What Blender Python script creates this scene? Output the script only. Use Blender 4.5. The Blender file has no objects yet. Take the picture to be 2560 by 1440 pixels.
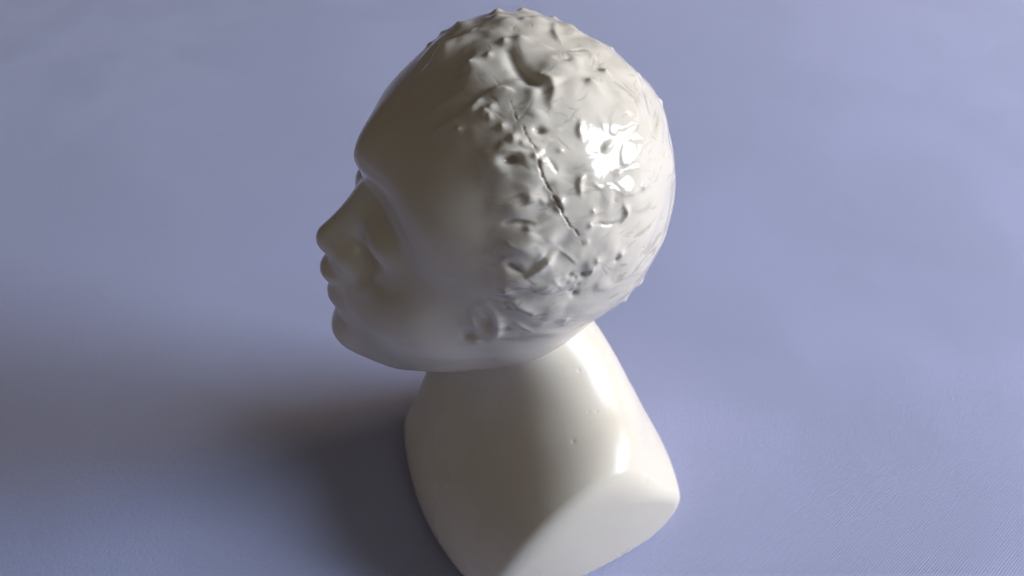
# A small glazed ceramic head-and-shoulders bust on a lavender twill cloth, seen from above its left side.
import bpy, math, json
import numpy as np

# ------------------------------------------------------------------ camera, world, light, exposure
sc = bpy.context.scene
COL = sc.collection
cam_d = bpy.data.cameras.new('camera'); cam = bpy.data.objects.new('camera', cam_d); COL.objects.link(cam)
cam.location = (0.0, -0.20, 0.335)
cam.rotation_euler = (math.radians(90 - 46.0), 0, 0)
cam_d.sensor_width = 36.0; cam_d.lens = 30.0
cam_d.clip_start = 0.01; cam_d.clip_end = 50.0
cam_d.dof.use_dof = True; cam_d.dof.focus_distance = 0.262; cam_d.dof.aperture_fstop = 13.0
cam_d.dof.aperture_blades = 0
sc.camera = cam

world = bpy.data.worlds.new('World'); sc.world = world; world.use_nodes = True
wb = world.node_tree.nodes['Background']
wb.inputs[0].default_value = (1.0, 0.78, 0.60, 1.0)      # the dim brown room all round
wb.inputs[1].default_value = 0.055

def area_lamp(name, direction, dist, size_x, size_y, color, power, target=(0, 0, 0.13)):
    d = bpy.data.lights.new(name, 'AREA'); d.shape = 'RECTANGLE'; d.size = size_x; d.size_y = size_y
    d.color = color; d.energy = power
    o = bpy.data.objects.new(name, d); COL.objects.link(o)
    v = np.array(direction, float); v /= np.linalg.norm(v)
    o.location = tuple(np.array(target) + v * dist)
    z = v; x = np.cross((0, 0, 1.0), z); x /= np.linalg.norm(x); y = np.cross(z, x)
    from mathutils import Matrix
    o.rotation_euler = Matrix(((x[0], y[0], z[0]), (x[1], y[1], z[1]), (x[2], y[2], z[2]))).to_euler()
    return o
# the window: cool sky pane, a warmer sunlit pane beside it, plus an added weak fill above and behind the camera
area_lamp('window_light', (0.89, -0.06, 0.39), 2.2, 0.95, 0.80, (0.71, 0.82, 1.0), 67.0)
area_lamp('sunlit_window_light', (0.93, 0.26, 0.20), 2.2, 0.45, 0.55, (1.0, 0.80, 0.56), 22.0)
area_lamp('room_fill_light', (0.20, -0.60, 0.78), 2.2, 1.3, 1.1, (0.90, 0.97, 0.88), 2.6)

sc.view_settings.view_transform = 'Standard'; sc.view_settings.look = 'None'
sc.view_settings.exposure = 0.0; sc.view_settings.gamma = 1.0

# ------------------------------------------------------------------ the modelled form (signed distances, metres)
def L(a): return np.asarray(a,float)
def smin(a,b,k):
    h=np.maximum(k-np.abs(a-b),0)/k
    return np.minimum(a,b)-h*h*k*0.25
def smax(a,b,k): return -smin(-a,-b,k)
def ell(p,c,r,R=None):
    q=p-L(c)
    if R is not None: q=q@R
    r=L(r)
    k0=np.sqrt(((q/r)**2).sum(-1)); k1=np.sqrt(((q/(r*r))**2).sum(-1))+1e-9
    return k0*(k0-1)/k1
def cap(p,a,b,ra,rb):
    a=L(a);b=L(b);ba=b-a
    h=np.clip(((p-a)@ba)/(ba@ba),0,1)
    return np.sqrt(((p-a-h[...,None]*ba)**2).sum(-1))-(ra+(rb-ra)*h)
def rotz(a): c,s=math.cos(a),math.sin(a); return np.array([[c,-s,0],[s,c,0],[0,0,1.]])
def roty(a): c,s=math.cos(a),math.sin(a); return np.array([[c,0,s],[0,1,0],[-s,0,c]])
def rotx(a): c,s=math.cos(a),math.sin(a); return np.array([[1,0,0],[0,c,-s],[0,s,c]])
def plane(p,c,n):
    n=L(n); n=n/np.linalg.norm(n); return (p-L(c))@n
# head frame: face looks along -x, y is lateral, z up; origin in the middle of the skull
P = {"hc": [-0.00177, 0.01205, 0.16183],
     "rot": [-0.01296, 0.16356, 0.24],
     "cr_c": [0.00563, 0.0, -0.00216],
     "cr_r": [0.04793, 0.04267, 0.05248],
     "fr_c": [0.00061, 0.02148, 0.00623],
     "fr_r": [0.03353, 0.02312, 0.03636],
     "fm_c": [-0.01916, 0, -0.02992],
     "fm_r": [0.02421, 0.02936, 0.03365],
     "ch_c": [-0.04362, 0, -0.05866],
     "ch_r": [0.01034, 0.00849, 0.00909],
     "jw_a": [-0.02801, 0.00967, -0.05261],
     "jw_b": [0.0, 0.02403, -0.03299],
     "jw_r": [0.0078, 0.01149],
     "ck_c": [-0.03078, 0.01752, -0.0287],
     "ck_r": [0.01197, 0.012, 0.01401],
     "br_c": [-0.02733, 0.01251, 0.00928],
     "br_r": [0.00948, 0.0165, 0.00848],
     "so_c": [-0.05619, 0.01376, -0.00607],
     "so_r": [0.01226, 0.01369, 0.00949],
     "no_a": [-0.0434, 0, -0.00406],
     "no_b": [-0.0541, 0, -0.01864],
     "no_r": [0.0036, 0.0053],
     "wi_c": [-0.04857, 0.00632, -0.02142],
     "wi_r": [0.00444, 0.00421, 0.00414],
     "mz_c": [-0.04237, 0, -0.03483],
     "mz_r": [0.00769, 0.01078, 0.01164],
     "ul_c": [-0.05328, 0, -0.03152],
     "ul_r": [0.00471, 0.00588, 0.00307],
     "ll_c": [-0.05086, 0, -0.04199],
     "ll_r": [0.00437, 0.00546, 0.00316],
     "nb": [-0.00521, 0.04398, 0.07365],
     "nk_r": [0.02023, 0.01578],
     "to_c": [0.01006, 0.00253, 0.01801],
     "to_r": [0.054, 0.08, 0.03],
     "yaw": [0.45889],
     "pa": [0.04857, -0.0569],
     "pr": [0.04857, -0.0569],
     "fo_c": [-0.03257, 0, 0.01089],
     "fo_r": [0.01758, 0.01431, 0.01176],
     "t2_c": [0.04743, 0.05594],
     "t2_r": [0.08189, 0.07776, 0.04803],
     "nkk": [0.05],
     "pf": [0.87568, 0.05468, 0.04425],
     "n0": [-0.00046, 0, -0.0355],
     "bk_a": [0.0226, 0.01792, 0.06432],
     "bk_b": [0.03327, 0.0183, 0.04049],
     "bk_r": [0.00368, 0.00413]}
def pose(): return L(P['hc']), rotz(P['rot'][2])@rotx(P['rot'][0])@roty(P['rot'][1])
def head(w):
    HC,HR=pose(); p=(w-HC)@HR
    q=p.copy(); q[...,1]=np.abs(q[...,1]); g=P
    d=ell(p,g['cr_c'],g['cr_r'])
    d=smin(d,ell(q,g['fr_c'],g['fr_r']),.016)
    d=smin(d,ell(p,g['fm_c'],g['fm_r']),.018)
    d=smin(d,ell(p,g['ch_c'],g['ch_r']),.020)
    d=smin(d,cap(q,g['jw_a'],g['jw_b'],*g['jw_r']),.024)
    d=smin(d,ell(q,g['ck_c'],g['ck_r']),.022)
    d=smin(d,ell(p,g['fo_c'],g['fo_r']),.012)
    d=smin(d,ell(q,g['br_c'],g['br_r']),.016)
    d=smax(d,-ell(q,g['so_c'],g['so_r']),.024)
    d=smin(d,ell(q,[g['so_c'][0]+.0168,g['so_c'][1]-.0005,g['so_c'][2]-.0015],(.0064,.0088,.0050)),.010)
    d=smin(d,cap(p,g['no_a'],g['no_b'],*g['no_r']),.011)
    d=smin(d,ell(q,g['wi_c'],g['wi_r']),.006)
    d=smin(d,ell(p,g['mz_c'],g['mz_r']),.011)
    d=smin(d,ell(p,g['ul_c'],g['ul_r']),.0062)
    d=smin(d,ell(p,g['ll_c'],g['ll_r']),.0062)
    return d
def tframe(w):
    g=P; C=L(g['to_c'])
    cy,sy=math.cos(g['yaw'][0]),math.sin(g['yaw'][0])
    F=L((-cy,-sy,0)); Lf=L((sy,-cy,0)); q=w-L((C[0],C[1],0))
    return np.stack([q@F,q@Lf,q[...,2]],-1)          # body frame: forward, left, up
def tbody(w,b):
    g=P; HC,HR=pose(); n0=HC+HR@L(g['n0'])
    d=ell(b,(0,0,g['to_c'][2]),g['to_r'])
    d=smin(d,ell(b,(g['t2_c'][0],0,g['t2_c'][1]),g['t2_r']),.03)
    pf=g['pf']; d=smax(d,math.cos(pf[0])*b[...,0]+math.sin(pf[0])*b[...,2]-pf[1],pf[2])   # sloping chest
    d=smin(d,cap(w,g['bk_a'],g['bk_b'],*g['bk_r']),.03)
    return smin(d,cap(w,n0,g['nb'],*g['nk_r']),g['nkk'][0])
RC=.30
def cut(b,sgn,g2):
    c,ln=g2; return np.sqrt(((b-L((0,sgn*(c-RC*math.cos(ln)),-RC*math.sin(ln))))**2).sum(-1))-RC
def torso(w):
    b=tframe(w); d=tbody(w,b)
    d=smax(d,cut(b,1,P['pa']),.0038); d=smax(d,cut(b,-1,P['pr']),.0038)
    return smax(d,-w[...,2],.004)
def base(w): return smin(head(w),torso(w),.008)


# ------------------------------------------------------------------ relief measured on the surface
# BUMPS: position, tangent, normal, radii, height, sharpness; RIDGES: points, width, height, steep side
BUMPS = [[-0.01101,0.00648,0.208,0.899,0.236,0.368,-0.357,-0.089,0.93,0.00267,0.00326,0.0026,1.0],
 [-0.00605,0.00817,0.20972,0.969,-0.016,0.246,-0.247,-0.061,0.967,0.00102,0.00127,0.0008,1.5],
 [-0.00201,0.01359,0.21073,0.991,-0.005,0.137,-0.137,-0.034,0.99,0.00124,0.00164,0.001,1.5],
 [0.00246,0.0146,0.21114,0.991,0.126,0.04,-0.039,-0.005,0.999,0.00291,0.00307,0.0014,2],
 [-0.00423,0.03072,0.20901,0.972,-0.182,0.15,-0.112,0.202,0.973,0.00255,0.00156,0.0009,1.6],
 [0.00279,0.04047,0.20569,0.998,-0.033,-0.061,0.07,0.471,0.88,0.00171,0.00271,0.0012,1.3],
 [0.01236,0.03922,0.20435,0.958,-0.133,-0.254,0.287,0.446,0.848,0.00127,0.00217,0.001,1.3],
 [0.00337,0.02741,0.20993,0.999,-0.007,-0.038,0.038,0.185,0.982,0.00163,0.00181,0.0007,1.6],
 [-0.00515,-0.01049,0.2065,0.785,0.486,0.385,-0.244,-0.328,0.913,0.00126,0.00118,0.0009,1.5],
 [-0.00704,-0.01125,0.20565,0.957,-0.105,0.271,-0.29,-0.345,0.893,0.00154,0.00136,0.0012,1.5],
 [-0.01027,-0.00926,0.20516,0.828,0.327,0.456,-0.37,-0.294,0.881,0.00192,0.00163,0.0009,1.7],
 [-0.00575,-0.01297,0.20533,0.967,-0.104,0.231,-0.253,-0.397,0.882,0.00076,0.00078,0.001,1.2],
 [-0.01418,-0.01325,0.20162,0.889,-0.201,0.412,-0.458,-0.39,0.798,0.00119,0.00077,0.0008,1.4],
 [-0.00249,-0.01606,0.2045,0.988,-0.08,0.134,-0.157,-0.507,0.848,0.00095,0.00096,0.001,1.5],
 [0.00041,-0.01909,0.20279,0.998,-0.041,0.051,-0.066,-0.619,0.782,0.00135,0.00125,0.0011,2],
 [0.00269,-0.0199,0.20224,1.0,-0.003,0.003,-0.004,-0.652,0.758,0.00083,0.00073,0.0007,1.5],
 [0.00694,-0.01724,0.20409,0.996,0.052,-0.074,0.09,-0.577,0.811,0.00135,0.00105,-0.0017,1.7],
 [-0.00031,-0.02292,0.19915,0.994,0.014,0.106,-0.061,-0.738,0.672,0.00228,0.00124,-0.0022,1.8],
 [0.0059,-0.02217,0.19986,0.5,0.619,0.605,0.083,-0.73,0.678,0.00114,0.00094,0.0011,1.8],
 [0.00756,-0.02292,0.19876,0.487,-0.52,-0.702,0.125,-0.754,0.645,0.00115,0.00093,0.0012,1.8],
 [0.00714,-0.02122,0.20068,0.994,0.078,-0.077,0.11,-0.705,0.701,0.00062,0.00062,0.0007,1.5],
 [0.01216,-0.02038,0.20031,0.974,0.159,-0.159,0.225,-0.69,0.688,0.00075,0.00062,0.0006,1.3],
 [0.02373,0.00756,0.20659,0.895,0.035,-0.444,0.446,-0.07,0.893,0.00124,0.00108,-0.0007,1.5],
 [0.02484,0.00693,0.20596,0.882,0.042,-0.47,0.472,-0.079,0.878,0.00126,0.00107,0.0012,1.5],
 [0.02043,-0.00042,0.20708,0.902,-0.152,-0.405,0.381,-0.162,0.91,0.00189,0.00108,0.0008,1.8],
 [0.02221,0.01248,0.2075,0.906,-0.129,-0.402,0.405,-0.004,0.914,0.00164,0.00125,0.0006,1.8],
 [0.02487,-0.01572,0.19773,0.664,0.736,0.132,0.509,-0.574,0.641,0.00213,0.00099,0.0009,3],
 [0.01229,-0.02768,0.18983,0.972,0.209,-0.103,0.233,-0.872,0.43,0.00108,0.00111,0.0015,1.4],
 [0.0047,-0.02829,0.1913,0.983,-0.01,-0.183,0.077,-0.882,0.466,0.00211,0.00164,0.0012,2],
 [0.00412,-0.03137,0.18428,0.997,0.071,-0.025,0.075,-0.942,0.328,0.00138,0.00107,0.0009,1.6],
 [-0.002,-0.03488,0.16417,0.969,-0.033,-0.244,-0.033,-0.999,0.004,0.00171,0.00137,0.0009,1.7],
 [0.01935,-0.03114,0.16642,0.932,0.362,-0.014,0.362,-0.931,0.036,0.00096,0.00102,-0.0011,1.6],
 [0.01577,-0.03234,0.16761,0.955,0.296,-0.017,0.297,-0.953,0.055,0.0007,0.00087,-0.0008,1.5],
 [0.0172,-0.03193,0.1661,0.946,0.323,-0.011,0.323,-0.946,0.032,0.00071,0.00059,-0.0006,1.5],
 [0.01759,-0.03161,0.15882,0.921,0.304,0.243,0.331,-0.94,-0.079,0.00114,0.00133,-0.001,1.6],
 [0.01609,-0.03226,0.16097,0.953,0.303,0.015,0.303,-0.952,-0.046,0.00059,0.00065,-0.0006,1.5],
 [0.01817,-0.03162,0.16292,0.94,0.341,0.006,0.341,-0.94,-0.017,0.00048,0.00062,-0.0005,1.5],
 [0.01476,-0.03274,0.16502,0.96,0.278,-0.004,0.279,-0.96,0.015,0.00058,0.00061,-0.0004,1.5],
 [0.02979,-0.0255,0.16891,0.825,0.562,-0.052,0.564,-0.822,0.076,0.00109,0.00107,0.0012,1.3],
 [0.02909,-0.02608,0.16729,0.835,0.549,-0.033,0.55,-0.834,0.05,0.00081,0.00082,-0.0008,1.5],
 [0.02265,-0.02943,0.17051,0.905,0.422,-0.047,0.425,-0.9,0.099,0.00074,0.00082,0.0008,1.3],
 [0.03502,-0.01608,0.18494,0.707,0.602,-0.371,0.707,-0.602,0.371,0.00109,0.00067,0.0009,1.6],
 [0.02034,-0.02805,0.18188,0.922,0.368,-0.119,0.387,-0.877,0.284,0.00082,0.00072,0.0007,1.5],
 [0.02119,-0.02642,0.18529,0.913,0.377,-0.154,0.407,-0.845,0.346,0.00082,0.00081,0.0005,1.6],
 [-0.02119,0.037,0.20106,0.854,0.33,0.401,-0.51,0.385,0.769,0.00187,0.00245,0.0009,1.5],
 [-0.01567,0.0354,0.20475,0.915,0.269,0.301,-0.379,0.318,0.869,0.00145,0.00214,0.0005,1.5],
 [-0.02521,0.03375,0.19954,0.751,0.512,0.416,-0.604,0.28,0.746,0.00148,0.00217,0.0007,1.5],
 [0.02936,0.03006,0.19961,0.809,-0.401,-0.43,0.571,0.36,0.738,0.00121,0.00161,0.0007,1.5],
 [0.0369,0.02176,0.19617,0.647,-0.526,-0.552,0.718,0.178,0.672,0.00143,0.00159,0.0007,1.5],
 [0.0438,0.02125,0.18684,0.464,-0.63,-0.623,0.86,0.154,0.486,0.00122,0.00163,0.0008,1.4],
 [0.04792,0.00275,0.17283,-0.017,-0.696,-0.718,0.953,-0.23,0.2,0.0017,0.00161,0.0005,1.6],
 [0.0396,-0.00989,0.14176,0.619,0.567,0.543,0.781,-0.519,-0.348,0.00203,0.00226,0.0008,1.6],
 [0.03416,-0.01586,0.14034,0.729,0.478,0.49,0.672,-0.636,-0.381,0.00177,0.00223,0.0008,1.6],
 [0.0442,0.00102,0.18324,-0.062,0.795,0.604,0.894,-0.225,0.388,0.00121,0.00069,0.0004,1.6],
 [-0.00415,-0.02252,0.19896,0.987,-0.114,0.109,-0.158,-0.715,0.681,0.0063,0.00519,0.0006,2],
 [0.00519,-0.02538,0.19599,0.997,0.064,-0.045,0.078,-0.815,0.574,0.0052,0.00422,0.0009,2],
 [0.0021,-0.02967,0.18878,1.0,0.025,-0.011,0.027,-0.908,0.417,0.00419,0.00281,0.0007,2],
 [0.00428,-0.03293,0.17894,0.986,0.114,0.123,0.082,-0.968,0.235,0.00535,0.0033,0.0011,2],
 [0.00221,-0.03477,0.16708,0.991,0.041,-0.13,0.048,-0.998,0.049,0.00616,0.00385,0.0007,2],
 [0.00961,-0.03172,0.18073,0.886,0.274,0.373,0.183,-0.947,0.263,0.00322,0.00226,0.0006,2],
 [0.01462,-0.02341,0.19574,0.96,0.228,-0.166,0.281,-0.776,0.565,0.00435,0.00318,-0.0007,2],
 [0.01593,-0.00599,0.20746,0.959,0.076,-0.273,0.283,-0.258,0.924,0.00443,0.00477,0.0006,2],
 [0.01296,0.00206,0.20974,0.981,0.024,-0.194,0.196,-0.122,0.973,0.00551,0.00267,0.0005,2],
 [0.03047,-0.01996,0.18616,0.796,0.531,-0.29,0.605,-0.699,0.381,0.0041,0.00224,0.0004,2],
 [0.00209,-0.01022,0.2078,0.998,-0.02,0.057,-0.061,-0.335,0.94,0.00315,0.00299,-0.0005,2],
 [0.00624,-0.01357,0.20637,0.943,-0.267,-0.197,0.058,-0.451,0.89,0.00313,0.00163,0.0005,2],
 [0.01731,-0.03034,0.178,0.945,0.318,-0.075,0.327,-0.92,0.217,0.00458,0.00315,-0.0005,2],
 [0.02651,-0.02675,0.17468,0.865,0.493,-0.097,0.502,-0.849,0.167,0.00383,0.00381,0.0004,2],
 [-0.01606,0.01957,0.20674,0.902,0.129,0.411,-0.414,-0.006,0.91,0.00601,0.00349,0.0009,3],
 [0.01106,-0.02882,0.18805,0.978,0.191,-0.084,0.209,-0.895,0.395,0.00151,0.00181,-0.0005,2],
 [0.02792,-0.01867,0.1916,0.826,0.452,-0.336,0.563,-0.663,0.493,0.0013,0.00087,0.0006,1.5],
 [0.00886,-0.02645,0.19354,0.473,-0.389,-0.79,0.161,-0.844,0.512,0.00131,0.00208,-0.0008,2],
 [0.01537,-0.03077,0.14784,0.937,0.313,0.155,0.337,-0.928,-0.159,0.00169,0.00126,0.0005,1.5],
 [0.00821,-0.03286,0.14841,0.98,0.187,0.075,0.194,-0.974,-0.113,0.00237,0.00135,0.0004,1.6],
 [0.00576,-0.03385,0.15383,0.992,0.123,0.013,0.123,-0.987,-0.104,0.00081,0.00074,0.0005,1.5],
 [0.01978,-0.02955,0.17727,0.928,0.364,-0.083,0.373,-0.905,0.206,0.00082,0.00076,0.0005,1.4],
 [0.02279,-0.02027,0.06675,0.987,-0.049,0.151,-0.158,-0.303,0.94,0.00045,0.0005,-0.00035,1.5],
 [0.03213,-0.009,0.07002,0.965,0.087,-0.249,0.264,-0.316,0.911,0.00039,0.00041,-0.0003,1.5],
 [0.02903,-0.00968,0.07046,0.989,0.056,-0.14,0.151,-0.369,0.917,0.00038,0.00041,-0.0003,1.5],
 [0.02544,0.00318,0.07943,0.941,0.203,-0.27,0.338,-0.565,0.752,0.00049,0.00038,-0.0003,1.5],
 [-0.01616,-0.02423,0.19159,0.934,-0.271,0.231,-0.356,-0.711,0.606,0.00023,0.00021,-0.0003,1.5],
 [-0.00681,-0.03333,0.14752,0.995,-0.084,0.054,-0.081,-0.995,-0.052,0.0038,0.00736,0.0012,2.6],
 [-0.00739,-0.03331,0.14821,0.992,-0.092,0.089,-0.087,-0.995,-0.05,0.00203,0.00481,-0.0025,2.6],
 [-0.01126,-0.03298,0.14854,0.979,-0.089,0.183,-0.088,-0.996,-0.014,0.00134,0.00415,0.0009,2],
 [-0.01109,-0.03271,0.13922,0.972,-0.061,0.227,-0.046,-0.997,-0.069,0.00215,0.00169,0.0008,1.8],
 [-0.01293,-0.03275,0.14147,0.999,-0.039,-0.001,-0.039,-0.999,-0.035,0.00192,0.00215,-0.0013,2]]
RIDGES = [[[[-0.01034,-0.03335,0.15515],
 [-0.00776,-0.03395,0.15681],
 [-0.00505,-0.03407,0.15457],
 [-0.00362,-0.03371,0.14935],
 [-0.00428,-0.03327,0.14353],
 [-0.00697,-0.03295,0.13987]],0.00175,0.0006,0],
 [[[0.01219,0.0289,0.20834],
 [0.01213,0.02188,0.20985],
 [0.01308,0.01706,0.21022]],0.00172,0.0011,1],
 [[[-0.00055,0.00943,0.21082],
 [0.00108,0.00372,0.21056],
 [0.00479,-0.0029,0.20978],
 [0.0074,-0.00568,0.20911]],0.00258,-0.0018000000000000002,0],
 [[[0.00748,-0.00144,0.20996],
 [0.00978,-0.00358,0.20935],
 [0.01067,-0.00663,0.2085],
 [0.00974,-0.0105,0.20737]],0.00191,0.0016,1],
 [[[-0.00552,-0.00547,0.20787],
 [-0.00318,-0.00554,0.20841],
 [-0.00042,-0.00635,0.20868]],0.00127,0.0018000000000000002,1],
 [[[0.01754,-0.01303,0.20399],
 [0.01707,-0.01524,0.20278],
 [0.0177,-0.01676,0.20134]],0.00084,0.0012,1],
 [[[0.00882,-0.01723,0.20383],
 [0.01091,-0.01667,0.20381],
 [0.01271,-0.01608,0.20376]],0.00052,0.0005,0],
 [[[0.01684,0.01256,0.20947],
 [0.01911,0.01449,0.20871],
 [0.02075,0.01492,0.20807]],0.00056,-0.0009000000000000001,0],
 [[[0.01147,0.00653,0.21046],
 [0.01365,0.00605,0.21001],
 [0.01559,0.00728,0.20963]],0.00066,-0.0006,0],
 [[[0.01549,0.0101,0.2098],
 [0.01842,0.0103,0.20894]],0.00055,-0.0007,0],
 [[[0.01818,-0.02296,0.19433],
 [0.01724,-0.02427,0.19297],
 [0.01741,-0.02561,0.19055]],0.00105,0.0014,1],
 [[[-0.0019,-0.03124,0.18487],
 [0.00105,-0.03105,0.18554],
 [0.00528,-0.0311,0.18474]],0.00084,-0.0009000000000000001,0],
 [[[0.00476,-0.03129,0.18435],
 [0.00845,-0.03038,0.18551],
 [0.01236,-0.02911,0.18663]],0.00137,0.0014,1],
 [[[0.0046,-0.03438,0.17012],
 [0.00784,-0.03368,0.17265],
 [0.01071,-0.03267,0.17574]],0.00152,0.0019,1],
 [[[-0.00108,-0.03419,0.17345],
 [0.00218,-0.03444,0.17111]],0.00152,-0.0012,0],
 [[[0.00402,-0.03473,0.16321],
 [0.00725,-0.03436,0.16412],
 [0.01011,-0.03385,0.16582]],0.00078,0.0008,1],
 [[[-0.00056,-0.03481,0.16037],
 [0.00228,-0.03452,0.15741],
 [0.00516,-0.03404,0.15488]],0.00159,0.0011,1],
 [[[0.02956,-0.02209,0.18328],
 [0.03053,-0.02227,0.18099],
 [0.02969,-0.02345,0.17941]],0.00099,0.0015,1],
 [[[0.02281,-0.02699,0.18152],
 [0.02559,-0.02592,0.18013],
 [0.02862,-0.02415,0.17958]],0.00054,-0.0006,0],
 [[[0.01265,-0.03209,0.17638],
 [0.01503,-0.03181,0.17432],
 [0.01716,-0.03156,0.17134]],0.00065,0.0005,1],
 [[[0.02164,-0.03008,0.16835],
 [0.02132,-0.03034,0.1661]],0.00067,0.0007,1],
 [[[0.00732,-0.02828,0.19074],
 [0.0086,-0.02864,0.18955]],0.00084,0.0009000000000000001,1],
 [[[0.00673,-0.02074,0.20121],
 [0.00414,-0.02118,0.20103],
 [0.00207,-0.0209,0.20133]],0.00062,-0.0005,0],
 [[[0.00933,-0.02245,0.19892],
 [0.01091,-0.02353,0.19715],
 [0.01145,-0.02394,0.19642]],0.00052,-0.0005,0],
 [[[0.02117,-0.02296,0.19205],
 [0.02344,-0.02292,0.18998],
 [0.02628,-0.02145,0.18932],
 [0.02867,-0.02099,0.18701]],0.00053,0.0005,1],
 [[[0.02849,-0.01784,0.19203],
 [0.03272,-0.0147,0.19053],
 [0.03825,-0.01029,0.18653]],0.00055,0.0004,1],
 [[[0.00777,-0.01933,0.20233],
 [0.01038,-0.01877,0.2023]],0.00041,0.0004,0],
 [[[0.0,-0.01121,0.20723],
 [0.00209,-0.01045,0.20771],
 [0.00335,-0.00978,0.208]],0.00031,-0.00025,0],
 [[[-0.00052,-0.01206,0.20682],
 [0.00104,-0.01199,0.20702],
 [0.0024,-0.01219,0.20703]],0.00031,-0.00025,0],
 [[[0.00104,-0.01555,0.20526],
 [0.00312,-0.01383,0.20631],
 [0.0052,-0.01463,0.20587]],0.00031,-0.00025,0],
 [[[-0.00796,-0.00683,0.20678],
 [-0.00955,-0.00779,0.20592]],0.00085,0.0008,1],
 [[[-0.00207,-0.02166,0.20024],
 [0.00103,-0.02148,0.20074]],0.00062,0.0006,0],
 [[[0.01107,-0.03358,0.16745],
 [0.01346,-0.0331,0.16346]],0.00056,0.0004,1],
 [[[0.02287,-0.01026,0.20282],
 [0.02447,-0.01245,0.20053]],0.00149,0.0003,1],
 [[[0.00649,-0.03351,0.17505],
 [0.00862,-0.03288,0.17668]],0.00086,0.0004,0],
 [[[-0.0016,-0.03275,0.18023],
 [0.00107,-0.03308,0.17908],
 [0.00534,-0.03256,0.18005]],0.00075,0.0005,0],
 [[[-0.00325,-0.03401,0.17403],
 [-0.0013,-0.03386,0.17538]],0.00097,0.0006,1],
 [[[0.0143,-0.03069,0.14509],
 [0.01735,-0.02942,0.14493]],0.0006,0.0004,1],
 [[[0.00117,-0.0338,0.14946],
 [0.00593,-0.03285,0.14448]],0.00071,0.0003,0]]
FLAKES = [[[0.02888,-0.00187,0.20195],
 [0.03273,0.00018,0.19927],
 [0.03365,-0.00227,0.19765],
 [0.03235,-0.0053,0.19779],
 [0.02688,-0.01171,0.19922],
 [0.02573,-0.00872,0.20175]],
 [[0.03015,-0.01203,0.19604],
 [0.03494,-0.0083,0.19329],
 [0.03371,-0.01181,0.19212],
 [0.03026,-0.01591,0.19229],
 [0.02846,-0.01499,0.1952]],
 [[0.02849,-0.01784,0.19203],
 [0.03527,-0.01274,0.18899],
 [0.0391,-0.00925,0.186],
 [0.03778,-0.01305,0.18405],
 [0.03415,-0.01708,0.18491],
 [0.02928,-0.02075,0.18653],
 [0.02739,-0.01999,0.19034]]]
CRACK = [[-0.00882,0.00788,0.2089,0.00014000000000000001],
 [-0.00594,0.00125,0.20901,0.00015],
 [-0.00266,-0.00351,0.20894,0.00022],
 [-0.00084,-0.00737,0.20837,0.00028000000000000003],
 [0.00042,-0.01182,0.20703,0.00046],
 [0.00125,-0.01457,0.20583,0.0005],
 [0.00311,-0.01702,0.20443,0.0005200000000000001],
 [0.00373,-0.01875,0.20316,0.0005200000000000001],
 [0.00569,-0.02081,0.20127,0.00055],
 [0.00652,-0.02241,0.19952,0.00055],
 [0.00674,-0.02404,0.19755,0.00075],
 [0.00748,-0.02531,0.19567,0.00075],
 [0.00896,-0.02628,0.1938,0.0006500000000000001],
 [0.01047,-0.02741,0.19124,0.0006],
 [0.01123,-0.02787,0.18999,0.001],
 [0.01266,-0.02853,0.1878,0.00075],
 [0.01313,-0.02916,0.18598,0.00055],
 [0.01469,-0.02942,0.1841,0.0006],
 [0.01516,-0.02967,0.1829,0.0005],
 [0.01673,-0.02961,0.18141,0.0006],
 [0.01757,-0.02981,0.17971,0.0005],
 [0.01881,-0.03009,0.17658,0.0003]]
HAIRCRACKS = [[[0.02265,-0.02943,0.17051],
 [0.02731,-0.0273,0.16435],
 [0.03917,-0.01031,0.1414]],
 [[0.02434,-0.02884,0.16761],
 [0.02647,-0.02778,0.1629]]]
HAIRLINE = [[-0.01841,0.02826,0.03762],
 [-0.02635,0.01814,0.03531],
 [-0.0262,0.01083,0.03681],
 [-0.01699,-0.00301,0.04425],
 [-0.01728,-0.01543,0.04301],
 [-0.02243,-0.0224,0.03756],
 [-0.0186,-0.03102,0.03529],
 [-0.0176,-0.03498,0.03179],
 [-0.01531,-0.04085,0.02315],
 [-0.01477,-0.04418,0.01061],
 [-0.01577,-0.04426,0.00186],
 [-0.01571,-0.0436,-0.00576],
 [-0.01181,-0.04432,-0.00938],
 [-0.00726,-0.04345,-0.02426],
 [0.01011,-0.04354,-0.02329],
 [0.02595,-0.03444,-0.02758]]
EAR_CREST = [[-0.01857,-0.04141,-0.01171],
 [-0.01621,-0.04275,-0.00927],
 [-0.0135,-0.04357,-0.01048],
 [-0.01113,-0.04368,-0.01453],
 [-0.01079,-0.04305,-0.01997],
 [-0.01285,-0.04204,-0.02378],
 [-0.01594,-0.04083,-0.02652],
 [-0.01806,-0.04008,-0.02818]]
EAR_PIT = [-0.01472,-0.04222,-0.01671]
EAR_TRAGUS = [-0.01762,-0.04124,-0.01694]
EAR_LOW = [-0.0177,-0.04056,-0.02486]

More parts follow.
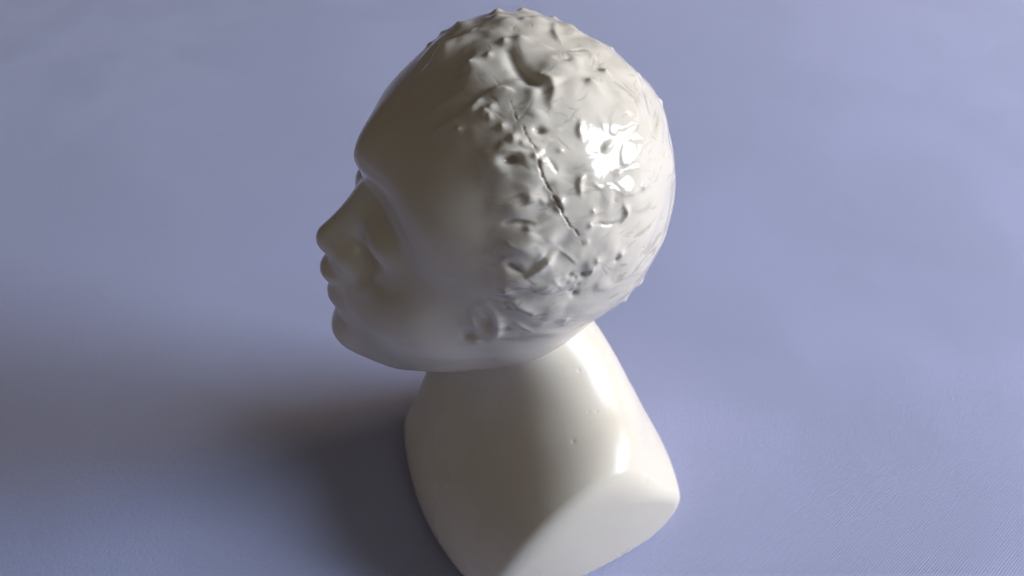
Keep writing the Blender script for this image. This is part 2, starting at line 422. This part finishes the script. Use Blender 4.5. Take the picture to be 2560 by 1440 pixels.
EC = [L((p[0], abs(p[1]) + .0004, p[2])) for p in EAR_CREST]
def ear(q):
    """outer ear in the mirrored head frame: (rim distance, hollow distance)"""
    d = 1e3
    n = len(EC) - 1
    for i in range(n):
        r0 = .0011 + .0009 * math.sin(math.pi * (i) / n) ; r1 = .0011 + .0009 * math.sin(math.pi * (i + 1) / n)
        d = np.minimum(d, cap(q, EC[i], EC[i + 1], r0, r1))
    e = EAR_PIT; pit = ell(q, (e[0] + .0005, abs(e[1]) + .0005, e[2]), (.0030, .0020, .0036))
    e = EAR_LOW; pit2 = ell(q, (e[0], abs(e[1]) + .0006, e[2]), (.0026, .0014, .0018))
    e = EAR_TRAGUS; tr = ell(q, (e[0], abs(e[1]) - .0002, e[2]), (.0016, .0012, .0030))
    return d, np.minimum(pit, pit2), tr
def full(w):
    HC, HR = pose(); d = base(w)
    p = (w - HC) @ HR; near = (p[..., 1] > .025) & (np.abs(p[..., 0] + .005) < .016) & (np.abs(p[..., 2] + .018) < .022) & (np.abs(p[..., 1]) > .025)
    if near.any():
        q = p[near].copy(); q[..., 1] = np.abs(q[..., 1]); rim, pit, tr = ear(q)
        dd = smin(d[near], rim, .0030); dd = smax(dd, -pit, .0022); dd = smin(dd, tr, .0016)
        d = d.copy(); d[near] = dd
    return d
def grad(f, X, e=4e-5):
    g = 0
    for v in ((1, -1, -1), (-1, -1, 1), (-1, 1, -1), (1, 1, 1)):
        v = np.array(v, float); g = g + v * f(X + e * v)[:, None]
    return g / np.maximum(np.linalg.norm(g, axis=1, keepdims=True), 1e-12)

# ---- surface nets
def surface_nets(f, lo, hi, h):
    n = [int(round((b - a) / h)) + 1 for a, b in zip(lo, hi)]
    ax = [lo[i] + h * np.arange(n[i]) for i in range(3)]
    V = np.empty(n)
    for i in range(n[0]):
        Y, Z = np.meshgrid(ax[1], ax[2], indexing='ij')
        V[i] = f(np.stack([np.full(Y.shape, ax[0][i]), Y, Z], -1))
    S = V < 0
    c = [S[i:n[0]-1+i, j:n[1]-1+j, k:n[2]-1+k] for i in (0, 1) for j in (0, 1) for k in (0, 1)]
    cnt = sum(x.astype(np.int8) for x in c)
    act = (cnt > 0) & (cnt < 8)
    idx = -np.ones(act.shape, np.int64); ci = np.argwhere(act); idx[act] = np.arange(len(ci))
    acc = np.zeros((len(ci), 3)); num = np.zeros(len(ci))
    corners = [(i, j, k) for i in (0, 1) for j in (0, 1) for k in (0, 1)]
    for a in corners:
        for axn in range(3):
            if a[axn]: continue
            b = list(a); b[axn] = 1
            va = V[ci[:, 0]+a[0], ci[:, 1]+a[1], ci[:, 2]+a[2]]; vb = V[ci[:, 0]+b[0], ci[:, 1]+b[1], ci[:, 2]+b[2]]
            m = (va < 0) != (vb < 0)
            t = np.where(m, va / np.where(m, va - vb, 1), 0)
            p = np.tile(np.array(a, float), (len(ci), 1)); p[:, axn] += t
            acc[m] += p[m]; num[m] += 1
    verts = np.array(lo) + h * (ci + acc / num[:, None])
    quads = []
    for axn in range(3):
        o1, o2 = (axn + 1) % 3, (axn + 2) % 3
        sl = [slice(None)] * 3; sl2 = [slice(None)] * 3
        sl[axn] = slice(0, -1); sl2[axn] = slice(1, None)
        ch = np.argwhere(S[tuple(sl)] != S[tuple(sl2)])
        ok = (ch[:, o1] > 0) & (ch[:, o2] > 0) & (ch[:, o1] < n[o1]-1) & (ch[:, o2] < n[o2]-1); ch = ch[ok]
        ins = S[ch[:, 0], ch[:, 1], ch[:, 2]]
        def cell(d1, d2):
            q = ch.copy(); q[:, o1] -= d1; q[:, o2] -= d2; return idx[q[:, 0], q[:, 1], q[:, 2]]
        Q = np.stack([cell(1, 1), cell(0, 1), cell(0, 0), cell(1, 0)], 1)
        Q[~ins] = Q[~ins][:, ::-1]; quads.append(Q)
    return verts, np.vstack(quads)

def mesh_from(name, verts, faces):
    me = bpy.data.meshes.new(name)
    me.vertices.add(len(verts)); me.vertices.foreach_set('co', verts.astype(np.float32).ravel())
    me.loops.add(faces.size); me.loops.foreach_set('vertex_index', faces.astype(np.int32).ravel())
    me.polygons.add(len(faces)); me.polygons.foreach_set('loop_start', np.arange(0, faces.size, 4, dtype=np.int32))
    me.polygons.foreach_set('use_smooth', np.ones(len(faces), bool))
    me.update(calc_edges=True); me.validate()
    return me

v, q = surface_nets(full, (-.088, -.098, -.006), (.098, .104, .226), 0.00135)
me = mesh_from('form', v, q)
tmp = bpy.data.objects.new('form', me); COL.objects.link(tmp)
md = tmp.modifiers.new('s', 'SUBSURF'); md.levels = 2; md.render_levels = 2
me2 = bpy.data.meshes.new_from_object(tmp.evaluated_get(bpy.context.evaluated_depsgraph_get()))
bpy.data.objects.remove(tmp)
nv = len(me2.vertices)
X = np.empty(nv * 3, np.float32); me2.vertices.foreach_get('co', X); X = X.reshape(-1, 3).astype(float)
FQ = np.empty(len(me2.loops), np.int32); me2.loops.foreach_get('vertex_index', FQ); FQ = FQ.reshape(-1, 4)
for _ in range(2):
    N = grad(full, X); X = X - N * np.clip(full(X), -.001, .001)[:, None]
N = grad(full, X, 1.5e-4)

# ---- value noise
_rng = np.random.default_rng(7); _T = _rng.random((64, 64, 64)) * 2 - 1
def noise(p):
    i = np.floor(p).astype(int); f = p - i; f = f * f * f * (f * (f * 6 - 15) + 10); i &= 63; j = (i + 1) & 63
    r = 0
    for a in (0, 1):
        wa = f[:, 0] if a else 1 - f[:, 0]; ia = j[:, 0] if a else i[:, 0]
        for b in (0, 1):
            wb_ = f[:, 1] if b else 1 - f[:, 1]; ib = j[:, 1] if b else i[:, 1]
            for c in (0, 1):
                wc = f[:, 2] if c else 1 - f[:, 2]; ic = j[:, 2] if c else i[:, 2]
                r = r + wa * wb_ * wc * _T[ia, ib, ic]
    return r
def sst(a, b, x):
    t = np.clip((x - a) / (b - a), 0, 1); return t * t * (3 - 2 * t)

def blur(x, F, k):
    cnt = np.bincount(F.ravel(), minlength=len(x)).astype(float)
    for _ in range(k):
        fm = x[F].mean(1); x = sum(np.bincount(F[:, j], fm, len(x)) for j in range(4)) / np.maximum(cnt, 1)
    return x
HCp, HRp = pose()
ph = (X - HCp) @ HRp
# hair mask from the hairline, mirrored to the far side
hl = np.array(HAIRLINE[:13]); fi = np.arctan2(hl[:, 2] + .02, np.abs(hl[:, 1])); o = np.argsort(fi)
PHI = np.arctan2(ph[:, 2] + .02, np.abs(ph[:, 1]))
near = ph[:, 1] < .004
wob = .0016 * noise(ph * 140 + 3) + .0008 * noise(ph * 320 + 9)
xl = np.interp(PHI, fi[o], hl[o, 0]) + wob
zl = -.0230 - .004 * sst(.015, .045, ph[:, 0]) + wob * .6
hair = sst(-.0050, .0045, ph[:, 0] - xl) * sst(-.0030, .0040, ph[:, 2] - zl)
hair *= (ph[:, 2] > -.04)
re_ = ((ph - np.array(EAR_PIT)) ** 2).sum(1); calm = 1 - np.exp(-(re_ / .0095 ** 2) ** 1.5)
D = hair * calm * .0010
# soft clay swellings, brushed striations and pulled flakes of the hair
q1 = ph * (95, 95, 120) + 11; q1 = q1 + .5 * np.stack([noise(q1 * .7 + 5), noise(q1 * .7 + 25), noise(q1 * .7 + 45)], 1)
n1 = noise(q1); n2 = noise(q1 * 2.3 + 7); n3 = noise(q1 * 5.1 + 17)
smooth_patch = 1 - .93 * np.exp(-(((ph - ph[np.argmin(((X - np.array(BUMPS[26][:3])) ** 2).sum(1))]) / .013) ** 2).sum(1))
rough = .15 + .85 * np.clip(sst(.030, .004, ph[:, 0]) + sst(.030, .045, ph[:, 2]), 0, 1) * (.35 + .65 * sst(-.012, .010, ph[:, 2]))
pull = np.maximum(noise(q1 * 1.55 + 71) - .12, 0) ** 1.25 * 1.9; pull2 = np.maximum(noise(q1 * 3.4 + 33) - .2, 0) ** 1.1 * 1.6
D += hair * calm * smooth_patch * (.00070 * n1 + rough * (.0001 * n2 + .00078 * pull + .00018 * pull2 - .0001) + .00005 * n3)
st = ph * (60, 60, 620) + 2.2 * n1[:, None]
s1 = noise(st)
D += hair * smooth_patch * (-.00010) * sst(.35, .75, s1) * sst(-.1, .5, noise(ph * 70 + 31))
# very slight hand-made unevenness of the smooth parts
body_n = noise(X * 45 + 51); D += (1 - hair) * .00018 * body_n
# far side and the back get their own pulled lumps (the photograph shows only the near side)
rg = np.random.default_rng(5)
cand = np.where((hair > .9) & ((ph[:, 1] > .012)))[0]
for i in rg.choice(cand, 46, replace=False):
    rr = rg.uniform(.0010, .0030); dd = ((X - X[i]) ** 2).sum(1); m = dd < (3 * rr) ** 2
    D[m] += rg.uniform(-.4, 1.2) * .0011 * np.exp(-(dd[m] / rr ** 2) ** rg.uniform(.6, 1.2))
D = blur(D, FQ, 5)                                                 # clay smoothed under thick glaze
# measured lumps
fr_ = np.sqrt(((X - np.array(BUMPS[26][:3])) ** 2).sum(1)) / .0135; D -= .00070 * np.clip(1 - fr_ ** 2, 0, 1) ** 2
for b in BUMPS:
    b = b[:11] + [b[11] * (1.5 if b[9] > .0032 else 1.05), b[12]]
    c = np.array(b[:3]); tu = np.array(b[3:6]); n = np.array(b[6:9]); ru, rv, h, pw = b[9:13]
    tu = tu - n * (tu @ n); tu /= np.linalg.norm(tu); tv = np.cross(n, tu)
    R_ = 3.2 * max(ru, rv); d = X - c; m = (np.abs(d).max(1) < R_); m[m] = (N[m] @ n) > -.2
    a = d[m] @ tu / ru; e = d[m] @ tv / rv
    if h > .0007 and ru < .004: a = np.where(a < 0, a * 1.35, a * .85)   # lumps lean: steep toward the face
    rr = np.sqrt(a * a + e * e); D[m] += h * np.exp(-(rr / .95) ** pw * 1.1)
def seg_field(P3, m, wid=None):
    """distance to a 3D polyline, side sign, position along it and interpolated width"""
    best = np.full(m.sum(), 1e9); side = np.zeros(m.sum()); along = np.zeros(m.sum()); ww = np.zeros(m.sum())
    Xm = X[m]; Nm = N[m]; k = len(P3) - 1
    for i in range(k):
        a, b = P3[i], P3[i + 1]; ba = b - a
        t = np.clip((Xm - a) @ ba / (ba @ ba), 0, 1); r_ = Xm - a - t[:, None] * ba
        dist = np.sqrt((r_ ** 2).sum(1)); s = np.einsum('ij,ij->i', np.cross(ba, r_), Nm)
        u = dist < best; best[u] = dist[u]; side[u] = np.sign(s[u]); along[u] = (i + t[u]) / k
        if wid is not None: ww[u] = wid[i] + (wid[i + 1] - wid[i]) * t[u]
    return best, side, along, ww
UL = np.array((-.75, .45, .45))                                    # the side away from the window
def smooth_line(p, closed=False, k=5):
    p = [np.array(x[:3]) for x in p]; n = len(p)
    if n < 3: return np.array(p)
    o = []
    for i in range(n if closed else n - 1):
        a, b, c, d = [p[j % n] if closed else p[min(max(j, 0), n - 1)] for j in (i - 1, i, i + 1, i + 2)]
        for t in np.arange(k) / k:
            o.append(.5 * (2 * b + (c - a) * t + (2 * a - 5 * b + 4 * c - d) * t * t + (3 * b - a - 3 * c + d) * t ** 3))
    if not closed: o.append(p[-1])
    return np.array(o)
def box_mask(P3, r): return ((X > P3.min(0) - r) & (X < P3.max(0) + r)).all(1)
for pts, w, h, asym in RIDGES:
    P3 = smooth_line(pts, k=3); m = box_mask(P3, 3 * w)
    if not m.any(): continue
    d, s, t, _ = seg_field(P3, m); nm = N[m].mean(0)
    sg = np.sign(np.cross(P3[-1] - P3[0], UL) @ nm) if asym else 0
    wl = np.where(s == sg, .80, 1.5) if asym else 1.1; h = h * .72 if asym else h; w = w * 1.15
    tap = .35 + .65 * np.sin(np.pi * np.clip(t, .02, .98)) ** .6
    D[m] += h * tap * np.exp(-(d / (w * .62 * wl * (.6 + .4 * tap))) ** (1.7 if h > 0 else 1.9))
# thin glaze flakes with lifted edges
for pts in FLAKES:
    P3 = smooth_line(pts, True, 4); P3 = np.vstack([P3, P3[:1]]); m = box_mask(P3, .004)
    c = P3[:-1].mean(0); d, s, t, _ = seg_field(P3, m)
    ref = np.argmin(((X[m] - c) ** 2).sum(1)); ins = s == s[ref]
    f = sst(-.0008, .0003, np.where(ins, d, -d) + .0007 * noise(X[m] * 420) + .0003 * noise(X[m] * 1100)); lift = np.clip(((X[m] - c) @ np.array((.7, -.55, -.3))) / .004 * .5 + .6, .15, 1.2)
    D[m] += .00045 * f * lift
D = blur(D, FQ, 2)
# short brush strokes and scratches that hold a little brown dust
STROKE = np.zeros(nv); rg = np.random.default_rng(12)
cand = np.where((hair > .7) & (ph[:, 1] < .01))[0]
for i in rg.choice(cand, 230, replace=False):
    n = N[i]; z = HRp[:, 2] + .35 * rg.normal() * HRp[:, 0]; t = np.cross(n, z); t /= np.linalg.norm(t); bb = np.cross(n, t)
    le = rg.uniform(.0008, .0028); cv = rg.uniform(-.35, .35)
    P3 = np.array([X[i] + t * le * s_ + bb * cv * le * s_ * s_ for s_ in (-1, -.5, 0, .5, 1)])
    m = box_mask(P3, .0012); d, s, tt, _ = seg_field(P3, m); w_ = rg.uniform(.00013, .00024) * (.4 + np.sin(np.pi * np.clip(tt, 0, 1)))
    g_ = np.exp(-(d / w_) ** 2); STROKE[m] = np.maximum(STROKE[m], g_ * rg.uniform(.3, .9)); D[m] -= g_ * .00006
# the crack
P3 = np.array(CRACK); wid = P3[:, 3] * .50; P3 = P3[:, :3]; m = box_mask(P3, .006)
X_keep = X; X = X + .00030 * np.stack([noise(X * 620), noise(X * 620 + 20), noise(X * 620 + 40)], 1) + .00012 * np.stack([noise(X * 1900), noise(X * 1900 + 20), noise(X * 1900 + 40)], 1)
d, s, t, ww = seg_field(P3, m, wid); X = X_keep
DEPTH = np.zeros(nv)
cr = np.exp(-(d / (ww * .75)) ** 2.4) * sst(.0001, .0003, ww)
D[m] += .00055 * sst(.0002, .0006, ww) * np.exp(-((d - ww * 1.4) / (ww * 1.6 + 1e-6)) ** 2) * np.where(s > 0, .5, 1.0) * (.6 + .6 * noise(X[m] * 420))
D[m] -= cr * (ww * 1.35)
CRK = np.zeros(nv); CRK[m] = np.exp(-(d / (ww * .7)) ** 2)
for pts in HAIRCRACKS:
    P3 = np.array(pts); m = box_mask(P3, .002); d, s, t, _ = seg_field(P3, m)
    CRK[m] = np.maximum(CRK[m], .45 * np.exp(-(d / .00018) ** 2)); D[m] -= .00005 * np.exp(-(d / .00025) ** 2)
XD = X + N * D[:, None]
XD[:, 2] = np.maximum(XD[:, 2], .0003)

# ---- whole-form vertex normals, so that neighbouring parts meet without a visible seam
def vnormals(P, F):
    a = P[F[:, 2]] - P[F[:, 0]]; b = P[F[:, 3]] - P[F[:, 1]]; fn = np.cross(a, b)
    n = np.zeros_like(P)
    for k in range(4):
        for c in range(3): n[:, c] += np.bincount(F[:, k], fn[:, c], len(P))
    return n / np.maximum(np.linalg.norm(n, axis=1, keepdims=True), 1e-20)
VN = vnormals(XD, FQ)
# dust caught in the hollows of the hair (brown wash): relief minus its blurred neighbourhood
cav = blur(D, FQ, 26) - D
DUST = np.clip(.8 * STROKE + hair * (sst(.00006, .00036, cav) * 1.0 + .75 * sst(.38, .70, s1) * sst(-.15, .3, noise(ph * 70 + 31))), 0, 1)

# ------------------------------------------------------------------ materials
def nodes_of(m):
    m.use_nodes = True; nt = m.node_tree; return nt, nt.nodes, nt.links, nt.nodes['Principled BSDF']
def glaze_material(name, rough, spec):
    m = bpy.data.materials.new(name); nt, nd, lk, bs = nodes_of(m)
    tc = nd.new('ShaderNodeTexCoord')
    n1 = nd.new('ShaderNodeTexNoise'); n1.inputs['Scale'].default_value = 22; n1.inputs['Detail'].default_value = 4
    lk.new(tc.outputs['Object'], n1.inputs['Vector'])
    r1 = nd.new('ShaderNodeValToRGB'); e = r1.color_ramp.elements
    e[0].position = .3; e[0].color = (.70, .63, .525, 1); e[1].position = .72; e[1].color = (.76, .69, .58, 1)
    lk.new(n1.outputs['Fac'], r1.inputs['Fac'])
    # tiny pinhole specks
    vo = nd.new('ShaderNodeTexVoronoi'); vo.inputs['Scale'].default_value = 170; lk.new(tc.outputs['Object'], vo.inputs['Vector'])
    n3 = nd.new('ShaderNodeTexNoise'); n3.inputs['Scale'].default_value = 60; lk.new(tc.outputs['Object'], n3.inputs['Vector'])
    ms = nd.new('ShaderNodeMapRange'); ms.inputs[1].default_value = .075; ms.inputs[2].default_value = .03; lk.new(vo.outputs['Distance'], ms.inputs[0])
    mg = nd.new('ShaderNodeMapRange'); mg.inputs[1].default_value = .60; mg.inputs[2].default_value = .66; lk.new(n3.outputs['Fac'], mg.inputs[0])
    mm = nd.new('ShaderNodeMath'); mm.operation = 'MULTIPLY'; lk.new(ms.outputs[0], mm.inputs[0]); lk.new(mg.outputs[0], mm.inputs[1])
    at = nd.new('ShaderNodeAttribute'); at.attribute_name = 'dust'
    n4 = nd.new('ShaderNodeTexNoise'); n4.inputs['Scale'].default_value = 500; n4.inputs['Detail'].default_value = 3; lk.new(tc.outputs['Object'], n4.inputs['Vector'])
    dm = nd.new('ShaderNodeMath'); dm.operation = 'MULTIPLY_ADD'; dm.inputs[1].default_value = .8; dm.inputs[2].default_value = -.28; lk.new(n4.outputs['Fac'], dm.inputs[0])
    dd = nd.new('ShaderNodeMath'); dd.operation = 'ADD'; dd.inputs[1].default_value = .55; lk.new(dm.outputs[0], dd.inputs[0])
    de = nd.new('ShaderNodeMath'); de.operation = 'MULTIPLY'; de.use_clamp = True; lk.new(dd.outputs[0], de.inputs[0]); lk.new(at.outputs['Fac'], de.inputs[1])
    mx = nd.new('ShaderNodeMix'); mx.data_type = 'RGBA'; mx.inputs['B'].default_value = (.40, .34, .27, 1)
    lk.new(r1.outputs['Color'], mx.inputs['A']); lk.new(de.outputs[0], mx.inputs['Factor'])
    a2 = nd.new('ShaderNodeAttribute'); a2.attribute_name = 'crack'
    mx2 = nd.new('ShaderNodeMix'); mx2.data_type = 'RGBA'; mx2.inputs['B'].default_value = (.45, .35, .255, 1)
    lk.new(mx.outputs['Result'], mx2.inputs['A']); lk.new(a2.outputs['Fac'], mx2.inputs['Factor'])
    mx3 = nd.new('ShaderNodeMix'); mx3.data_type = 'RGBA'; mx3.inputs['B'].default_value = (.20, .17, .13, 1)
    lk.new(mx2.outputs['Result'], mx3.inputs['A']); lk.new(mm.outputs[0], mx3.inputs['Factor'])
    lk.new(mx3.outputs['Result'], bs.inputs['Base Color'])
    bs.inputs['Roughness'].default_value = .13
    rr = nd.new('ShaderNodeMapRange'); rr.inputs[3].default_value = rough * .75; rr.inputs[4].default_value = rough * 1.3; lk.new(n1.outputs['Fac'], rr.inputs[0]); lk.new(rr.outputs[0], bs.inputs['Roughness'])
    bs.inputs['IOR'].default_value = 1.5; bs.inputs['Specular IOR Level'].default_value = spec
    bs.inputs['Subsurface Weight'].default_value = .12; bs.inputs['Subsurface Radius'].default_value = (1.0, .8, .6); bs.inputs['Subsurface Scale'].default_value = .0015
    bp = nd.new('ShaderNodeBump'); bp.inputs['Strength'].default_value = .18; bp.inputs['Distance'].default_value = .0002
    n5 = nd.new('ShaderNodeTexNoise'); n5.inputs['Scale'].default_value = 260; n5.inputs['Detail'].default_value = 2; lk.new(tc.outputs['Object'], n5.inputs['Vector'])
    lk.new(n5.outputs['Fac'], bp.inputs['Height']); lk.new(bp.outputs['Normal'], bs.inputs['Normal'])
    return m
GLAZE = glaze_material('cream_glaze', .15, .42); GLAZE_BODY = glaze_material('cream_glaze_satin', .27, .24); GLAZE_HAIR = glaze_material('cream_glaze_glossy', .11, .32)

def cloth_material():
    m = bpy.data.materials.new('lavender_twill'); nt, nd, lk, bs = nodes_of(m)
    tc = nd.new('ShaderNodeTexCoord')
    mp = nd.new('ShaderNodeMapping'); mp.inputs['Rotation'].default_value = (0, 0, math.radians(-42)); lk.new(tc.outputs['Object'], mp.inputs['Vector'])
    nz = nd.new('ShaderNodeTexNoise'); nz.inputs['Scale'].default_value = 30; nz.inputs['Detail'].default_value = 2; lk.new(tc.outputs['Object'], nz.inputs['Vector'])
    va = nd.new('ShaderNodeVectorMath'); va.operation = 'MULTIPLY_ADD'; va.inputs[1].default_value = (.0016, .0016, 0); lk.new(nz.outputs['Color'], va.inputs[0]); lk.new(mp.outputs['Vector'], va.inputs[2])
    wv = nd.new('ShaderNodeTexWave'); wv.bands_direction = 'Y'; wv.inputs['Scale'].default_value = 330; wv.inputs['Distortion'].default_value = .6; wv.inputs['Detail'].default_value = 2; wv.inputs['Detail Scale'].default_value = 2.0
    lk.new(va.outputs[0], wv.inputs['Vector'])
    # broken yarn: short cells along the diagonal
    mp2 = nd.new('ShaderNodeMapping'); mp2.inputs['Scale'].default_value = (650, 1100, 1); lk.new(va.outputs[0], mp2.inputs['Vector'])
    n2 = nd.new('ShaderNodeTexNoise'); n2.inputs['Scale'].default_value = 1; n2.inputs['Detail'].default_value = 3; lk.new(mp2.outputs['Vector'], n2.inputs['Vector'])
    n3 = nd.new('ShaderNodeTexNoise'); n3.inputs['Scale'].default_value = 9; n3.inputs['Detail'].default_value = 2; lk.new(tc.outputs['Object'], n3.inputs['Vector'])
    rp = nd.new('ShaderNodeMapRange'); rp.inputs[1].default_value = .38; rp.inputs[2].default_value = .6; rp.inputs[3].default_value = .25; rp.inputs[4].default_value = 1.0; lk.new(n3.outputs['Fac'], rp.inputs[0])
    ml = nd.new('ShaderNodeMath'); ml.operation = 'MULTIPLY'; lk.new(wv.outputs['Fac'], ml.inputs[0]); lk.new(rp.outputs[0], ml.inputs[1])
    ad = nd.new('ShaderNodeMath'); ad.operation = 'MULTIPLY_ADD'; ad.inputs[1].default_value = .7; lk.new(n2.outputs['Fac'], ad.inputs[0]); lk.new(ml.outputs[0], ad.inputs[2])
    bp = nd.new('ShaderNodeBump'); bp.inputs['Strength'].default_value = .85; bp.inputs['Distance'].default_value = .00045
    lk.new(ad.outputs[0], bp.inputs['Height']); lk.new(bp.outputs['Normal'], bs.inputs['Normal'])
    r = nd.new('ShaderNodeValToRGB'); e = r.color_ramp.elements
    e[0].position = .3; e[0].color = (.445, .465, .68, 1); e[1].position = 1.5 if False else 1.0; e[1].color = (.60, .63, .87, 1)
    hf = nd.new('ShaderNodeMath'); hf.operation = 'MULTIPLY'; hf.inputs[1].default_value = .5; lk.new(ad.outputs[0], hf.inputs[0])
    lk.new(hf.outputs[0], r.inputs['Fac'])
    lk.new(r.outputs['Color'], bs.inputs['Base Color'])
    bs.inputs['Roughness'].default_value = .8; bs.inputs['Specular IOR Level'].default_value = .25
    bs.inputs['Sheen Weight'].default_value = .25; bs.inputs['Sheen Roughness'].default_value = .4
    return m

# ------------------------------------------------------------------ the bust and its parts
bust = bpy.data.objects.new('ceramic_bust', None); COL.objects.link(bust); bust.location = (.012, .008, 0)
bust['label'] = 'glossy cream ceramic bust of a child with lumpy cracked hair standing on lavender cloth'
bust['category'] = 'bust'
fc = XD[FQ].mean(1); fh = ph[FQ].mean(1); fhair = hair[FQ].mean(1)
C0 = np.array((.012, .010))
F3 = np.array((-math.cos(P['yaw'][0]), -math.sin(P['yaw'][0]))); L3 = np.array((math.sin(P['yaw'][0]), -math.cos(P['yaw'][0])))
hd = head(XD)[FQ].mean(1); td = torso(XD)[FQ].mean(1)
reg = np.zeros(len(FQ), int)                    # 0 head skin
reg[hd > td] = 6                                # torso
reg[(hd > td) & (fc[:, 2] > .078)] = 5          # neck
reg[(reg == 0) & (fhair > .5)] = 1              # hair
g = P; ax = np.abs(fh[:, 1])
nose = np.minimum(cap(np.column_stack([fh[:, 0], ax, fh[:, 2]]), g['no_a'], g['no_b'], .004, .0068), ell(np.column_stack([fh[:, 0], ax, fh[:, 2]]), g['wi_c'], L(g['wi_r']) * 1.12))
reg[(reg == 0) & (nose < 0)] = 2
lips = np.minimum(ell(fh, g['ul_c'], L(g['ul_r']) * 1.10), ell(fh, g['ll_c'], L(g['ll_r']) * 1.10))
reg[(reg == 0) & (lips < 0)] = 3
qm = np.column_stack([fh[:, 0], ax, fh[:, 2]])
eye = ell(qm, [g['so_c'][0]+.0168, g['so_c'][1]-.0005, g['so_c'][2]-.0015], (.0081, .0106, .0071))
reg[(reg == 0) & (eye < 0) & (fh[:, 1] < 0)] = 4; reg[(reg == 0) & (eye < 0) & (fh[:, 1] > 0)] = 8
rim, pit, tr = ear(qm); em = np.minimum(np.minimum(rim - .0009, pit - .0004), tr - .0006) < 0
em &= (fh[:, 1] > 0)
ec_ = np.array(EAR_PIT); em |= ((fh - ec_) ** 2 * np.array((1, 1, .62))).sum(1) < .0056 ** 2
em &= (reg != 5) & (reg != 6)
reg[em & (fh[:, 1] < 0)] = 9; reg[em & (fh[:, 1] > 0)] = 10
bl = (fc[:, :2] - C0) @ L3; nl = VN[FQ].mean(1)[:, :2] @ L3
reg[(reg == 6) & (nl > .72) & (bl > .03)] = 7; reg[(reg == 6) & (nl < -.72) & (bl < -.03)] = 11

def part(name, mask, parent, label=None):
    f = FQ[mask]; u, inv = np.unique(f, return_inverse=True); f = inv.reshape(f.shape)
    me = mesh_from(name, XD[u] - np.array(bust.location), f)
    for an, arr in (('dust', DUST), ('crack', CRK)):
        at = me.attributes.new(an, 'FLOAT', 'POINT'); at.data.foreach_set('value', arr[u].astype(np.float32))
    me.normals_split_custom_set_from_vertices(VN[u])
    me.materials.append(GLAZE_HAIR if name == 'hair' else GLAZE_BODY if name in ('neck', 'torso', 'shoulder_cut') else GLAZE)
    o = bpy.data.objects.new(name, me); COL.objects.link(o); o.parent = parent
    if label: o['label'] = label
    return o
head_o = part('head', reg == 0, bust)
part('hair', reg == 1, head_o, 'lumpy modelled hair with flaked glaze and a long crack')
part('nose', reg == 2, head_o); part('lips', reg == 3, head_o)
part('eye', reg == 4, head_o); part('eye', reg == 8, head_o)
part('ear', reg == 9, head_o); part('ear', reg == 10, head_o)
part('neck', reg == 5, bust)
torso_o = part('torso', reg == 6, bust)
part('shoulder_cut', reg == 7, torso_o); part('shoulder_cut', reg == 11, torso_o)

# ------------------------------------------------------------------ the cloth
def cloth():
    xs = np.concatenate([np.linspace(-1.4, -.5, 25), np.linspace(-.49, .49, 200), np.linspace(.5, 1.4, 25)])
    ys = np.concatenate([np.linspace(-.5, -.16, 15), np.linspace(-.15, .45, 130), np.linspace(.46, 2.2, 45)])
    A, B_ = np.meshgrid(xs, ys, indexing='ij'); A = A.ravel(); B_ = B_.ravel()
    p = np.column_stack([A * 6, B_ * 6, 0 * A]); far = sst(.10, .22, np.hypot(A - .01, B_))
    z = far * (.0002 * noise(p + 4) + .0001 * noise(p * 2.7 + 14))
    z -= .0
    nx, ny = len(xs), len(ys); i, j = np.meshgrid(np.arange(nx - 1), np.arange(ny - 1), indexing='ij'); i = i.ravel(); j = j.ravel()
    f = np.stack([i*ny+j, (i+1)*ny+j, (i+1)*ny+j+1, i*ny+j+1], 1)
    me = mesh_from('tablecloth', np.column_stack([A, B_, z]), f); me.materials.append(cloth_material())
    o = bpy.data.objects.new('tablecloth', me); COL.objects.link(o)
    o['label'] = 'plain lavender blue twill cloth spread flat beneath the cream ceramic bust'; o['category'] = 'tablecloth'
cloth()
bpy.data.meshes.remove(me2); bpy.data.meshes.remove(me)
print('verts', nv)
